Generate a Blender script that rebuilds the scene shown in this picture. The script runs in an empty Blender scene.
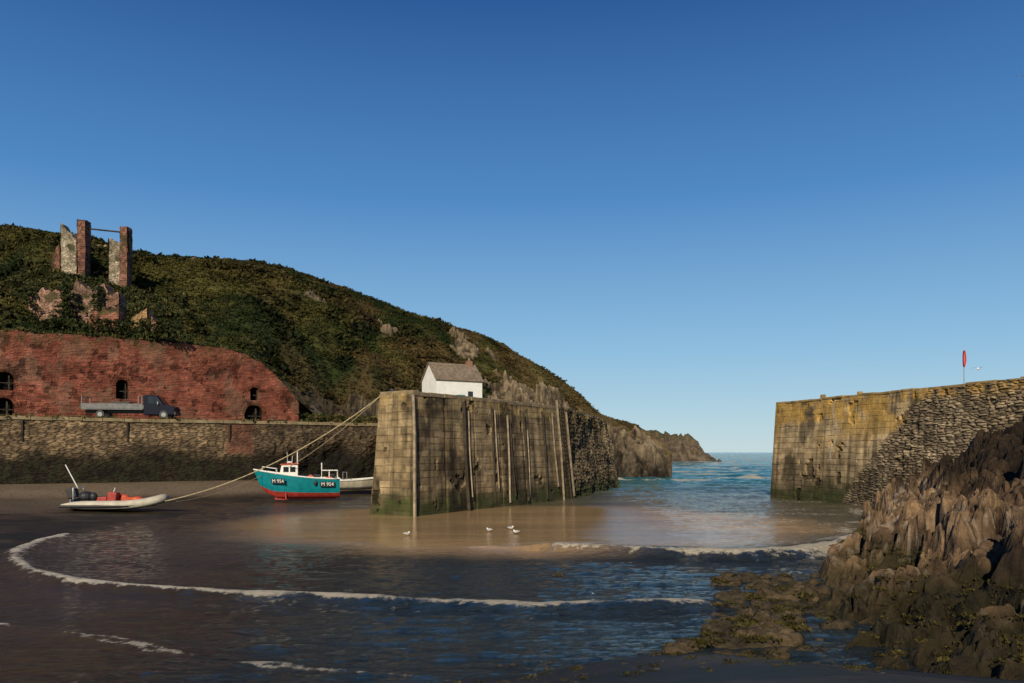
import bpy, math, numpy as np, random
from mathutils import Vector, Matrix
random.seed(3); RNG=np.random.default_rng(5)
scene=bpy.context.scene
scene.view_settings.view_transform='Standard'; scene.view_settings.look='None'; scene.view_settings.exposure=0

# ---------------------------------------------------------------- noise
def hsh(*a):
    h=np.zeros(np.broadcast(*a).shape,dtype=np.uint64)
    ks=[0x9E3779B1,0x85EBCA77,0xC2B2AE3D,0x27D4EB2F]
    M=np.uint64(0xFFFFFFFF)
    for k,x in zip(ks,a):
        xi=(np.asarray(x,dtype=np.int64)&0xFFFFFFFF).astype(np.uint64)
        h=(h^((xi*np.uint64(k))&M))
        h=((h^(h>>np.uint64(15)))*np.uint64(0x2C1B3C6D))&M
        h=((h^(h>>np.uint64(12)))*np.uint64(0x297A2D39))&M
        h=h^(h>>np.uint64(15))
    return h.astype(np.float64)/4294967295.0
def vn2(x,y,s=0):
    x=np.asarray(x,float);y=np.asarray(y,float)
    ix=np.floor(x);iy=np.floor(y);fx=x-ix;fy=y-iy
    fx=fx*fx*(3-2*fx);fy=fy*fy*(3-2*fy)
    ix=ix.astype(np.int64);iy=iy.astype(np.int64);S=np.full(ix.shape,s)
    a=hsh(ix,iy,S);b=hsh(ix+1,iy,S);c=hsh(ix,iy+1,S);d=hsh(ix+1,iy+1,S)
    return (a*(1-fx)+b*fx)*(1-fy)+(c*(1-fx)+d*fx)*fy
def fbm(x,y,o=4,s=0,g=.5):
    x=np.asarray(x,float);y=np.asarray(y,float)
    t=0;a=1;n=0
    for i in range(o):
        t=t+a*vn2(x,y,s+i*17);n+=a;a*=g
        x,y=(x*1.7-y*1.1)+13.1,(x*1.1+y*1.7)+7.7
    return t/n
def worley(x,y,s=0,full=False):
    x=np.asarray(x,float);y=np.asarray(y,float)
    ix=np.floor(x).astype(np.int64);iy=np.floor(y).astype(np.int64)
    F1=np.full(x.shape,9.);F2=np.full(x.shape,9.);I=np.zeros(x.shape);OX=np.zeros(x.shape);OY=np.zeros(x.shape)
    for dx in(-1,0,1):
        for dy in(-1,0,1):
            cx=ix+dx;cy=iy+dy;S=np.full(ix.shape,s)
            px=cx+hsh(cx,cy,S)*.9;py=cy+hsh(cx,cy,S+91)*.9
            d=np.hypot(px-x,py-y);idd=hsh(cx,cy,S+37)
            m=d<F1
            F2=np.where(m,F1,np.minimum(F2,d));I=np.where(m,idd,I);F1=np.where(m,d,F1)
            if full:OX=np.where(m,x-px,OX);OY=np.where(m,y-py,OY)
    if full:return F1,F2,I,OX,OY
    return F1,F2,I
def facet(x,y,s=0,tilt=1.6,soft=.10):
    """broken rock: every cell is a tilted plane of its own height, rounded off at its joints"""
    F1,F2,I,ox,oy=worley(x,y,s,True)
    a=(I*7919.3)%1;b=(I*104729.7)%1
    k=ss(0,soft,F2-F1)
    if soft>.15:return ((I-.1)*.9+tilt*((a-.5)*ox+(b-.5)*oy))*k-.25,F2-F1,I
    return (I-.5)+tilt*((a-.5)*ox+(b-.5)*oy)-.25*(1-k),F2-F1,I
def ss(a,b,x):
    t=np.clip((np.asarray(x,float)-a)/(b-a),0,1);return t*t*(3-2*t)
def lerp(a,b,t):
    t=np.asarray(t)[...,None];return np.asarray(a,float)*(1-t)+np.asarray(b,float)*t

# ---------------------------------------------------------------- materials
def nm(name):
    m=bpy.data.materials.new(name);m.use_nodes=True
    return m,m.node_tree.nodes,m.node_tree.links,m.node_tree.nodes['Principled BSDF']
def mat_attr(name,rough=.9,var=.35,scale=3.,bump=.3,bdist=.05,spec=.25,bscale=12.,gain=.8):
    m,N,L,B=nm(name)
    at=N.new('ShaderNodeAttribute');at.attribute_name='Col'
    tc=N.new('ShaderNodeTexCoord')
    n=N.new('ShaderNodeTexNoise');n.inputs['Scale'].default_value=scale;n.inputs['Detail'].default_value=9;n.inputs['Roughness'].default_value=.68
    L.new(tc.outputs['Object'],n.inputs['Vector'])
    mr=N.new('ShaderNodeMapRange');mr.inputs[1].default_value=.3;mr.inputs[2].default_value=.7
    mr.inputs[3].default_value=(1-var)*gain;mr.inputs[4].default_value=(1+var)*gain
    L.new(n.outputs['Fac'],mr.inputs[0])
    mx=N.new('ShaderNodeVectorMath');mx.operation='SCALE'
    L.new(at.outputs['Color'],mx.inputs[0]);L.new(mr.outputs[0],mx.inputs['Scale'])
    L.new(mx.outputs[0],B.inputs['Base Color'])
    B.inputs['Roughness'].default_value=rough;B.inputs['Specular IOR Level'].default_value=spec
    if bump>0:
        n2=N.new('ShaderNodeTexNoise');n2.inputs['Scale'].default_value=bscale;n2.inputs['Detail'].default_value=9;n2.inputs['Roughness'].default_value=.65
        L.new(tc.outputs['Object'],n2.inputs['Vector'])
        b=N.new('ShaderNodeBump');b.inputs['Strength'].default_value=bump;b.inputs['Distance'].default_value=bdist
        L.new(n2.outputs['Fac'],b.inputs['Height']);L.new(b.outputs[0],B.inputs['Normal'])
    return m
def mat_plain(name,col,rough=.5,metal=0,var=.15,scale=4.,spec=.4,bump=.05):
    m,N,L,B=nm(name)
    tc=N.new('ShaderNodeTexCoord')
    n=N.new('ShaderNodeTexNoise');n.inputs['Scale'].default_value=scale;n.inputs['Detail'].default_value=6
    L.new(tc.outputs['Object'],n.inputs['Vector'])
    cr=N.new('ShaderNodeValToRGB')
    cr.color_ramp.elements[0].position=.3;cr.color_ramp.elements[1].position=.7
    cr.color_ramp.elements[0].color=tuple(c*(1-var) for c in col)+(1,)
    cr.color_ramp.elements[1].color=tuple(min(1,c*(1+var)) for c in col)+(1,)
    L.new(n.outputs['Fac'],cr.inputs[0]);L.new(cr.outputs[0],B.inputs['Base Color'])
    B.inputs['Roughness'].default_value=rough;B.inputs['Metallic'].default_value=metal;B.inputs['Specular IOR Level'].default_value=spec
    if bump>0:
        b=N.new('ShaderNodeBump');b.inputs['Strength'].default_value=bump;b.inputs['Distance'].default_value=.02
        L.new(n.outputs['Fac'],b.inputs['Height']);L.new(b.outputs[0],B.inputs['Normal'])
    return m
M_wall=mat_attr('weathered_masonry',.92,.5,1.2,.8,.08,gain=.88)
M_brick=mat_attr('red_brick',.95,.4,.9,.5,.05,.1,gain=.58)
M_veg=mat_attr('vegetation',.85,.5,.9,.8,.3,.15,3.,gain=.9)
M_leaf=mat_attr('leaves',.75,.4,.35,0,spec=.12,gain=.82)
M_rock=mat_attr('shore_rock',.8,.55,3.,1.,.12,.2,5.,gain=.85)
M_cliff=mat_attr('cliff_rock',.95,.5,.5,1.,.5,.2,1.2,gain=.75)
M_conc=mat_plain('old_concrete',(.20,.155,.09),.95,0,.4,1.5,.2,.5)
M_path=mat_plain('quay_surface',(.2,.17,.13),.95,0,.3,.8,.2,.3)
M_timber=mat_plain('wet_timber',(.040,.030,.021),.85,0,.5,3.,.2,.4)
M_timberp=mat_plain('pale_timber',(.24,.19,.13),.9,0,.4,3.,.2,.4)
M_white=mat_plain('white_paint',(.68,.67,.63),.6,0,.08,2.,.3,.1)
M_slate=mat_plain('slate_roof',(.17,.13,.09),.85,0,.35,3.,.3,.3)
M_glass=mat_plain('dark_glass',(.015,.018,.02),.08,0,.1,2.,.6,0)
M_teal=mat_plain('turquoise_paint',(.0,.17,.20),.45,0,.2,3.,.4,.05)
M_red=mat_plain('red_paint',(.28,.03,.02),.5,0,.3,3.,.4,.05)
M_orange=mat_plain('orange_plastic',(.50,.08,.03),.5,0,.2,3.)
M_black=mat_plain('black_rubber',(.02,.02,.022),.5,0,.2,4.)
M_steel=mat_plain('galvanised_steel',(.25,.25,.25),.6,.3,.2,5.)
M_navy=mat_plain('navy_van_paint',(.005,.007,.018),.55,0,.1,2.,.12,0)
M_grey=mat_plain('grey_metal_panel',(.15,.15,.15),.7,.0,.25,3.,.2)
M_cream=mat_plain('cream_hypalon',(.42,.38,.30),.6,0,.2,3.)
M_rope=mat_plain('rope',(.35,.28,.17),.9,0,.3,9.)
M_gull=mat_plain('gull_white',(.8,.8,.78),.7,0,.05,9.)
M_gullg=mat_plain('gull_grey',(.35,.37,.4),.7,0,.05,9.)

# ---------------------------------------------------------------- mesh utils
def link(o):scene.collection.objects.link(o);return o
def quads_mesh(name,V,F,mat,col=None,smooth=True,extra=None):
    V=np.asarray(V,np.float32).reshape(-1,3);F=np.asarray(F,np.int32).reshape(-1,4)
    me=bpy.data.meshes.new(name)
    me.vertices.add(len(V));me.vertices.foreach_set('co',V.ravel())
    me.loops.add(F.size);me.loops.foreach_set('vertex_index',F.ravel())
    me.polygons.add(len(F));me.polygons.foreach_set('loop_start',np.arange(0,F.size,4,dtype=np.int32))
    try: me.polygons.foreach_set('loop_total',np.full(len(F),4,np.int32))
    except Exception: pass
    me.update(calc_edges=True);me.validate()
    me.polygons.foreach_set('use_smooth',np.full(len(F),smooth))
    def ca(nm_,c):
        a=me.color_attributes.new(name=nm_,type='FLOAT_COLOR',domain='POINT')
        c=np.asarray(c,np.float32).reshape(-1,3)
        a.data.foreach_set('color',np.c_[np.clip(c,0,1),np.ones(len(c),np.float32)].astype(np.float32).ravel())
    if col is not None: ca('Col',col)
    if extra is not None: ca('Msk',extra)
    me.materials.append(mat)
    return link(bpy.data.objects.new(name,me))
def grid(name,P,mat,col=None,smooth=True,extra=None):
    n,m=P.shape[:2];id=np.arange(n*m).reshape(n,m)
    F=np.stack([id[:-1,:-1],id[1:,:-1],id[1:,1:],id[:-1,1:]],-1)
    return quads_mesh(name,P,F,mat,col,smooth,extra)
def empty(name,loc=(0,0,0),rz=0,s=1):
    e=bpy.data.objects.new(name,None);e.location=loc;e.rotation_euler=(0,0,rz);e.scale=(s,s,s);e.empty_display_size=.3
    return link(e)
class MB:
    def __init__(s):s.v=[];s.f=[]
    def add(s,vs,fs):
        o=len(s.v);s.v+= [tuple(v) for v in vs];s.f+=[tuple(i+o for i in f) for f in fs]
    def box(s,c,d,rz=0,ry=0,rx=0):
        M=Matrix.Rotation(rz,3,'Z')@Matrix.Rotation(ry,3,'Y')@Matrix.Rotation(rx,3,'X')
        vs=[Vector(c)+M@Vector((x*d[0]/2,y*d[1]/2,z*d[2]/2)) for x in(-1,1) for y in(-1,1) for z in(-1,1)]
        s.add(vs,[(0,1,3,2),(4,6,7,5),(0,4,5,1),(2,3,7,6),(0,2,6,4),(1,5,7,3)])
    def cyl(s,a,b,r0,r1=None,n=12):
        if r1 is None:r1=r0
        a=Vector(a);b=Vector(b);d=(b-a).normalized()
        u=d.orthogonal().normalized();w=d.cross(u)
        vs=[]
        for p,r in((a,r0),(b,r1)):
            for i in range(n):
                t=2*math.pi*i/n;vs.append(p+u*math.cos(t)*r+w*math.sin(t)*r)
        fs=[(i,(i+1)%n,n+(i+1)%n,n+i) for i in range(n)]+[tuple(range(n))[::-1],tuple(range(n,2*n))]
        s.add(vs,fs)
    def tube(s,pts,r,n=8):
        pts=[Vector(p) for p in pts];rs=r if isinstance(r,(list,tuple)) else [r]*len(pts)
        vs=[]
        for i,p in enumerate(pts):
            d=(pts[min(i+1,len(pts)-1)]-pts[max(i-1,0)]).normalized()
            u=d.cross(Vector((0,0,1)))
            if u.length<1e-3:u=Vector((1,0,0))
            u.normalize();w=u.cross(d)
            for k in range(n):
                t=2*math.pi*k/n;vs.append(p+u*math.cos(t)*rs[i]+w*math.sin(t)*rs[i])
        fs=[]
        for i in range(len(pts)-1):
            for k in range(n):fs.append((i*n+k,i*n+(k+1)%n,(i+1)*n+(k+1)%n,(i+1)*n+k))
        fs+=[tuple(range(n))[::-1],tuple(range((len(pts)-1)*n,len(pts)*n))]
        s.add(vs,fs)
    def prism(s,prof,y0,y1):
        n=len(prof)
        vs=[(x,y0,z) for x,z in prof]+[(x,y1,z) for x,z in prof]
        fs=[(i,(i+1)%n,n+(i+1)%n,n+i) for i in range(n)]+[tuple(range(n))[::-1],tuple(range(n,2*n))]
        s.add(vs,fs)
    def ell(s,c,r,nu=14,nv=9):
        vs=[];fs=[]
        for j in range(nv+1):
            ph=math.pi*j/nv
            for i in range(nu):
                t=2*math.pi*i/nu;vs.append((c[0]+r[0]*math.sin(ph)*math.cos(t),c[1]+r[1]*math.sin(ph)*math.sin(t),c[2]+r[2]*math.cos(ph)))
        for j in range(nv):
            for i in range(nu):fs.append((j*nu+i,(j+1)*nu+i,(j+1)*nu+(i+1)%nu,j*nu+(i+1)%nu))
        s.add(vs,fs)
    def surf(s,rows):
        m=len(rows[0]);vs=[p for r in rows for p in r]
        s.add(vs,[(i*m+j,(i+1)*m+j,(i+1)*m+j+1,i*m+j+1) for i in range(len(rows)-1) for j in range(m-1)])
    def obj(s,name,mat,parent=None,bevel=0,smooth=False):
        me=bpy.data.meshes.new(name);me.from_pydata(s.v,[],s.f)
        import bmesh
        bm=bmesh.new();bm.from_mesh(me);bmesh.ops.recalc_face_normals(bm,faces=bm.faces);bm.to_mesh(me);bm.free()
        me.materials.append(mat)
        o=link(bpy.data.objects.new(name,me))
        if smooth:
            for p in me.polygons:p.use_smooth=True
        if bevel>0:
            b=o.modifiers.new('b','BEVEL');b.width=bevel;b.segments=2;b.limit_method='ANGLE'
        if parent:o.parent=parent
        return o

def masonry(name,b0,b1,t0,t1,res,pat,depth,c1,c2,cm,seed=0,top=None,openings=(),mod=None,mat=None,parent=None,mw=.04,taper=True):
    b0,b1,t0,t1=[np.array(p,float) for p in(b0,b1,t0,t1)]
    Lu=np.linalg.norm(b1-b0);H=np.linalg.norm(t0-b0)
    nu=max(3,int(Lu/res));nv=max(3,int(H/res))
    u,v=np.meshgrid(np.linspace(0,1,nu),np.linspace(0,1,nv),indexing='ij')
    tp=np.ones_like(u) if top is None else top(u*Lu)/H
    vv=v*tp
    P=(b0*(1-u)[...,None]+b1*u[...,None])*(1-vv)[...,None]+(t0*(1-u)[...,None]+t1*u[...,None])*vv[...,None]
    nrm=np.cross(b1-b0,t0-b0);nrm/=np.linalg.norm(nrm)
    U=u*Lu;Hh=vv*H
    e,r=pat(U,Hh,seed)
    face=ss(0,mw,e)
    n=fbm(U*.5,Hh*.5,5,seed+5);n2=fbm(U*2.5,Hh*2.5,4,seed+9)
    D=depth*(face+(r-.5)*.9)+.12*(n-.5)+depth*.8*(n2-.5)
    C=lerp(c1,c2,np.clip(r*.7+(n-.35)*.8,0,1))*(.55+.9*n2)[...,None]
    C=(np.asarray(cm)*(1-face)[...,None]+C*face[...,None])
    if mod is not None:C,D=mod(U,Hh,C,D,n,n2,Lu,H)
    for uc,hb,w,ht in openings:
        a=np.abs(U-uc)<w/2
        arch=hb+ht-w/2+np.sqrt(np.clip((w/2)**2-(U-uc)**2,0,None))
        ins=a&(Hh>hb)&(Hh<arch)
        D=np.where(ins,-.7,D);C=np.where(ins[...,None],np.array([.012,.01,.009]),C)
    if taper:
        k=np.minimum(ss(0,.12,U),ss(0,.12,Lu-U));D=D*k
    P=P+nrm*D[...,None]
    o=grid(name,P,mat or M_wall,C,smooth=False)
    if parent:o.parent=parent
    return o
def bpat(rh,bl,wob=.12):
    def f(U,H,s):
        hw=H+rh*wob*2*(fbm(U*.4,H*.4,3,s+3)-.5)*2
        row=np.floor(hw/rh);fr=hw/rh-row
        l=bl*(.7+.6*hsh(row.astype(int),np.full(row.shape,s)))
        cu=U/l+hsh(row.astype(int),np.full(row.shape,s+7))*5
        c=np.floor(cu);fc=cu-c
        return np.minimum(np.minimum(fr,1-fr)*rh,np.minimum(fc,1-fc)*l),hsh(row.astype(int),c.astype(int),np.full(row.shape,s))
    return f
def rpat(rh,bl):
    def f(U,H,s):
        F1,F2,I=worley(U/bl+.5*(fbm(U*1.5,H*1.5,3,s+2)-.5),H/rh+.8*(fbm(U*.8,H*.8,3,s+4)-.5),s);return (F2-F1)*rh*.6,I
    return f

F_=800.;HC=3.5
def br(px,Y):return (px-512)/F_*Y
def on_line(px,a,b):
    k=(px-512)/F_
    a=np.array(a[:2],float);b=np.array(b[:2],float);d=b-a
    return (k*a[1]-a[0])/(d[0]-k*d[1])

# ================================================================ WATER + SEABED
def polyd(X,Y,pts):
    best=np.full(X.shape,1e9);side=np.zeros(X.shape)
    for (x0,y0),(x1,y1) in zip(pts[:-1],pts[1:]):
        dx,dy=x1-x0,y1-y0;L2=dx*dx+dy*dy
        t=np.clip(((X-x0)*dx+(Y-y0)*dy)/L2,0,1)
        ex,ey=X-(x0+t*dx),Y-(y0+t*dy);d=np.hypot(ex,ey)
        m=d<best;best=np.where(m,d,best);side=np.where(m,np.sign(dx*ey-dy*ex),side)
    return best,side
def wl(pts):
    return [((px-512)/F_*(F_*HC/(y-452.)),F_*HC/(y-452.)) for px,y in pts]
foam1=wl([(66,537),(40,543),(17,552),(13,561),(28,573),(70,583),(130,590),(210,595),(300,599),(380,603),(450,606),(540,608),(620,608),(700,606)])
foam2=wl([(560,552),(600,554),(650,556),(700,557),(750,558),(800,556),(835,551),(856,543)])
foam3=wl([(-60,622),(0,625),(60,632),(120,642),(180,655),(250,664),(350,674),(420,679)])
shoreX=[-40,-22,-10.4,-5.7,-2.5,0,1.5,3.2,5.6,12];shoreY=[13.4,13,12.6,11.9,11.7,12.4,13.3,13.9,12.8,11]
def ground_z(X,Y):
    z=-.5-2.5*ss(70,140,Y)
    dq=(Y-(60+.6*(X+38.4)))
    beach=-.05+1.1*ss(-15,0,dq)
    wb=1-ss(-12,-6,X)
    z=z*(1-wb)+np.maximum(z,beach)*wb
    left=.035*(-18.5-X-5*(fbm(X*.2,Y*.2,3,4)-.5))
    left=np.clip(left,-.5,.3)
    z=np.maximum(z,np.where(Y<60,left,-9))
    near=.22*(np.interp(X,shoreX,shoreY)-Y+.8*(fbm(X*.35,Y*.35,4,8)-.5))
    z=np.maximum(z,np.clip(near,-1,1.8))
    z=z+.05*(fbm(X*.7,Y*.9,5,2)-.5)
    return z
def gaxis(a,b,s0,c,g,lim):
    out=[c];x=c
    while x<b: s=s0 if abs(x-c)<lim else max(s0,(abs(x-c))*g);x+=s;out.append(x)
    neg=[];x=c
    while x>a: s=s0 if abs(x-c)<lim else max(s0,abs(x-c)*g);x-=s;neg.append(x)
    return np.array(neg[::-1]+out)
xa=gaxis(-6000,6000,.12,0,.0095,15)
ya=[7.]
while ya[-1]<9000: ya.append(ya[-1]+max(.055,ya[-1]*.0055 if ya[-1]<200 else ya[-1]*.02))
ya=np.array(ya)
X,Y=np.meshgrid(xa,ya,indexing='ij')
d1,s1=polyd(X,Y,foam1);d2,s2=polyd(X,Y,foam2);d3,s3=polyd(X,Y,foam3)
wob=(fbm(X*.8,Y*.8,4,31)-.5)
sea=ss(45,85,Y)
bank=np.hypot((X-.5)/15.,(Y-40)/13.5)+.25*(fbm(X*.12,Y*.2,3,44)-.5)
bk=1-ss(.75,1.05,bank)
front=ss(-10,-3,X)*(1-ss(25,33,Y))
rip=.32+.65*ss(5,14,X)*ss(26,40,Y)+.8*front;rip=rip*(1-.8*bk*(1-ss(4,12,X)));rip=np.maximum(rip,sea)
rip=np.clip(rip,0.05,1)
z=np.zeros_like(X)
chop=rip*(1-.5*sea)
z+=.15*chop*(fbm(X*.9+wob,Y*2.0,5,61,.6)-.5)
z+=.13*chop*ss(24,34,Y)*(fbm(X*.4,Y*.9,4,66)-.5)
amp=np.clip(sea,0,1)*(.38)*(1-ss(250,900,Y))
z+=amp*(fbm(X*.22+3,Y*.55,4,71)-.5)*2+.10*sea*(fbm(X*1.1,Y*1.9,3,72)-.5)*(1-ss(150,400,Y))
z+=.11*np.exp(-((d1)/.34)**2)+.05*np.exp(-(np.where(s1>0,d1,d1*4)/1.6)**2)
z+=.32*np.exp(-(np.where(s2>0,d2/1.5,d2/.45))**2)
z+=.06*np.exp(-((d2-2.8)/.9)**2)*(s2>0)
z+=.03*np.exp(-(d3/.3)**2)
wv=.80+.5*(fbm(X*.5,Y*.5,3,231)-.2)
foam=np.exp(-((d1+wob*.5)/.24)**2)*.92*wv
foam=np.maximum(foam,.36*np.exp(-(d1/1.0)**2)*(s1>0))
foam=np.maximum(foam,.27*np.exp(-(d1/2.8)**2)*ss(.5,.6,fbm(X*.6,Y*.9,3,77)))
foam=np.maximum(foam,np.exp(-((d2+wob*.45)/.34)**2)*(.62+.45*ss(3,9,X))*wv)
foam=np.maximum(foam,.44*np.exp(-(d2/1.0)**2)*(s2<0)*ss(3,9,X))
foam=np.maximum(foam,.66*np.exp(-((d3+wob*.7)/.12)**2)*wv)
XB_Y=[8,12.8,16.2,19,22.8,27,30,40,52];XB_X=[6.6,6.2,5.9,6.6,8.6,11.3,12.6,18,23.3]
xb=np.interp(Y,XB_Y,XB_X)
foam=np.maximum(foam,.62*np.exp(-((X-xb+.8)/.8)**2)*(Y<50)*(Y>21)*ss(.4,.6,fbm(X*.5,Y*.5,3,5)))
foam=np.maximum(foam,.40*ss(.54,.66,fbm(X*.3,Y*.8,4,207))*ss(4,10,X)*ss(26,30,Y)*(1-ss(60,80,Y)))
caps=ss(.56,.66,fbm(X*.10,Y*.32,4,201))*ss(62,105,Y)*(1-ss(700,1200,Y))
foam=np.maximum(foam,.78*caps)
foam=np.maximum(foam,.98*np.exp(-(np.hypot((X-66)/17,(Y-290)/20))**2)*ss(.38,.52,fbm(X*.12,Y*.2,3,9)))
foam=np.maximum(foam,.8*np.exp(-(np.hypot((X-23)/7,(Y-108)/6))**2)*ss(.38,.52,fbm(X*.4,Y*.4,3,19)))
cd=np.array([.034,.022,.007]);cs=np.array([.35,.225,.11]);ct=np.array([.015,.125,.14]);cb=np.array([.010,.020,.026])
tb=(ss(-9,-2,X)*.9*(1-ss(25,31,Y)))[...,None]
C=cd*(1-tb)+cb*tb
mid=np.array([.095,.082,.050]);tm=(ss(25,35,Y)*ss(-16,-8,X))[...,None]
C=C*(1-tm)+mid*tm
C=C*(1-bk)[...,None]+cs*bk[...,None]
w=ss(52,105,Y)*ss(0,6,X);C=C*(1-w)[...,None]+ct*w[...,None]
streak=fbm(X*.15,Y*.7,4,55);C=C*(.6+.8*streak)[...,None]
P=np.stack([X,Y,z],-1)
def water_mat():
    m,N,L,B=nm('sea_water')
    a=N.new('ShaderNodeAttribute');a.attribute_name='Col';k=N.new('ShaderNodeAttribute');k.attribute_name='Msk'
    sp=N.new('ShaderNodeSeparateColor');L.new(k.outputs['Color'],sp.inputs[0])
    tc=N.new('ShaderNodeTexCoord')
    mp=N.new('ShaderNodeMapping');mp.inputs['Scale'].default_value=(1,2.3,1);mp.inputs['Rotation'].default_value=(0,0,.15);L.new(tc.outputs['Object'],mp.inputs[0])
    n1=N.new('ShaderNodeTexNoise');n1.inputs['Scale'].default_value=1.3;n1.inputs['Detail'].default_value=3;n1.inputs['Roughness'].default_value=.6;n1.inputs['Distortion'].default_value=.6
    n5=N.new('ShaderNodeTexNoise');n5.inputs['Scale'].default_value=4.5;n5.inputs['Detail'].default_value=6;n5.inputs['Roughness'].default_value=.6;n5.inputs['Distortion'].default_value=.8
    L.new(mp.outputs[0],n1.inputs['Vector']);L.new(mp.outputs[0],n5.inputs['Vector'])
    ad=N.new('ShaderNodeMath');ad.operation='MULTIPLY_ADD';ad.inputs[1].default_value=.42;L.new(n5.outputs['Fac'],ad.inputs[0]);L.new(n1.outputs['Fac'],ad.inputs[2])
    nf=N.new('ShaderNodeTexNoise');nf.inputs['Scale'].default_value=3.5;nf.inputs['Detail'].default_value=10;nf.inputs['Roughness'].default_value=.78
    L.new(tc.outputs['Object'],nf.inputs['Vector'])
    am=N.new('ShaderNodeMath');am.operation='MULTIPLY_ADD';am.inputs[1].default_value=2.2;am.inputs[2].default_value=-.6;L.new(nf.outputs['Fac'],am.inputs[0])
    s=N.new('ShaderNodeMath');s.operation='ADD';L.new(am.outputs[0],s.inputs[0]);L.new(sp.outputs[0],s.inputs[1])
    # no foam where the mask is nil
    gt=N.new('ShaderNodeMapRange');gt.inputs[1].default_value=.02;gt.inputs[2].default_value=.25;L.new(sp.outputs[0],gt.inputs[0])
    mr=N.new('ShaderNodeMapRange');mr.interpolation_type='SMOOTHSTEP';mr.inputs[1].default_value=.90;mr.inputs[2].default_value=1.30;L.new(s.outputs[0],mr.inputs[0])
    ml=N.new('ShaderNodeMath');ml.operation='MULTIPLY';L.new(mr.outputs[0],ml.inputs[0]);L.new(gt.outputs[0],ml.inputs[1])
    mx=N.new('ShaderNodeMix');mx.data_type='RGBA';L.new(ml.outputs[0],mx.inputs['Factor']);L.new(a.outputs['Color'],mx.inputs['A'])
    mx.inputs['B'].default_value=(.62,.55,.42,1);L.new(mx.outputs['Result'],B.inputs['Base Color'])
    r=N.new('ShaderNodeMapRange');r.inputs[3].default_value=.07;r.inputs[4].default_value=.8;L.new(ml.outputs[0],r.inputs[0]);L.new(r.outputs[0],B.inputs['Roughness'])
    B.inputs['IOR'].default_value=1.33
    b=N.new('ShaderNodeBump');b.inputs['Distance'].default_value=.46
    L.new(sp.outputs[1],b.inputs['Strength']);L.new(ad.outputs[0],b.inputs['Height'])
    b2=N.new('ShaderNodeBump');b2.inputs['Distance'].default_value=.18;L.new(ml.outputs[0],b2.inputs['Strength']);L.new(nf.outputs['Fac'],b2.inputs['Height'])
    L.new(b.outputs[0],b2.inputs['Normal']);L.new(b2.outputs[0],B.inputs['Normal'])
    return m
grid('water',P,water_mat(),C,True,np.stack([foam,rip,bk],-1))

xg=gaxis(-7000,7000,.22,0,.03,24);yg=gaxis(-500,9000,.2,14,.02,45)
X,Y=np.meshgrid(xg,yg,indexing='ij');Z=ground_z(X,Y)
n=fbm(X*.6,Y*.6,5,12)
C=lerp((.030,.021,.010),(.080,.056,.028),ss(.3,.7,n)*.7)
dry=ss(.08,.5,Z)*(Y>42);C=C*(1-dry)[...,None]+np.array([.19,.14,.09])*dry[...,None]*(.75+.5*n)[...,None]
weed=ss(.52,.64,fbm(X*.7,Y*1.0,6,77))*(Y<45);C=C*(1-.8*weed)[...,None]+np.array([.018,.019,.007])*.8*weed[...,None]
grid('beach_ground',np.stack([X,Y,Z],-1),mat_attr('wet_sand',.55,.5,5.,.9,.07,.18,6.,gain=.85),C)

# ================================================================ HILL
rp=[(-260,-215,110,205),(-120,0,112,215),(0,0,115,228),(50,0,115,233),(130,0,115,253),(200,0,118,258),(290,0,120,270),(350,0,122,289),(430,0,125,316),(480,0,127,333),(540,0,128,370),(575,0,127,391),(600,0,124,415),(640,0,120,426),(660,0,117,438),(672,0,113,458)]
rx=[p[0] for p in rp];ry=[p[2] for p in rp];rv=[p[3] for p in rp]
fx_=[-260,0,250,325,378,480,560,600,620,645,672];fy_=[57,69.5,79.5,84,88,95,100,100,104,108,113]
fz_=[13.3,13.3,12.8,6.6,6.3,6.2,6.0,-.8,-1,-1,-1]
pxs=np.linspace(-260,672,640);ts=np.concatenate([np.linspace(0,1,230),np.linspace(1.01,2.2,50)])
S,T=np.meshgrid(pxs,ts,indexing='ij')
RY=np.interp(S,rx,ry);RZ=HC+(452-np.interp(S,rx,rv))*RY/F_
FY=np.interp(S,fx_,fy_);FZ=np.interp(S,fx_,fz_)
def smo(a,k=9):
    w=np.ones(k)/k;return np.apply_along_axis(lambda c:np.convolve(np.pad(c,k//2,mode='edge'),w,'valid'),0,a)
RZ=smo(RZ,11);FYs=smo(FY,7)
coast=ss(570,612,S)
pw=.85*(1-coast)+.45*coast
Tc=np.clip(T,0,1)
YY=FYs+(RY-FYs)*T
XX=(S-512)/F_*YY
Zt=FZ+(RZ-FZ)*(Tc**pw)
back=np.clip(T-1,0,2);Zt=Zt-back*back*(RZ+4)*.9
nz=(fbm(XX*.06,YY*.06,5,100)-.5)*8+(fbm(XX*.3,YY*.3,5,110)-.5)*2.6
damp=ss(0,.15,Tc)*(1-.75*np.exp(-((T-1)/.12)**2))
rn_=fbm(XX*.13,YY*.13,5,131);rf=fbm(XX*.9,YY*.9+Zt*.5,4,132)
rock_m=ss(.60,.66,rn_+.22*(rf-.5)-.13+.15*ss(420,500,S)*(1-ss(.9,1,Tc))+.18*ss(500,560,S)*(1-ss(.6,.95,Tc)))
lowcl=(1-ss(.04,.10,Tc+.12*(fbm(XX*.25,YY*.25,3,3)-.5)))*ss(285,312,S)*.95
rock_m=np.maximum(rock_m,lowcl)
for pxo,t0,sx,st_ in[(388,.50,12,.05),(466,.62,12,.12),(518,.35,12,.09),(492,.8,8,.07),(540,.5,12,.1)]:
    rock_m=np.maximum(rock_m,ss(.42,.60,np.exp(-(((S-pxo)/sx)**2+((T-t0)/st_)**2))+1.1*(rn_-.5)+1.1*(rf-.5)))
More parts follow.
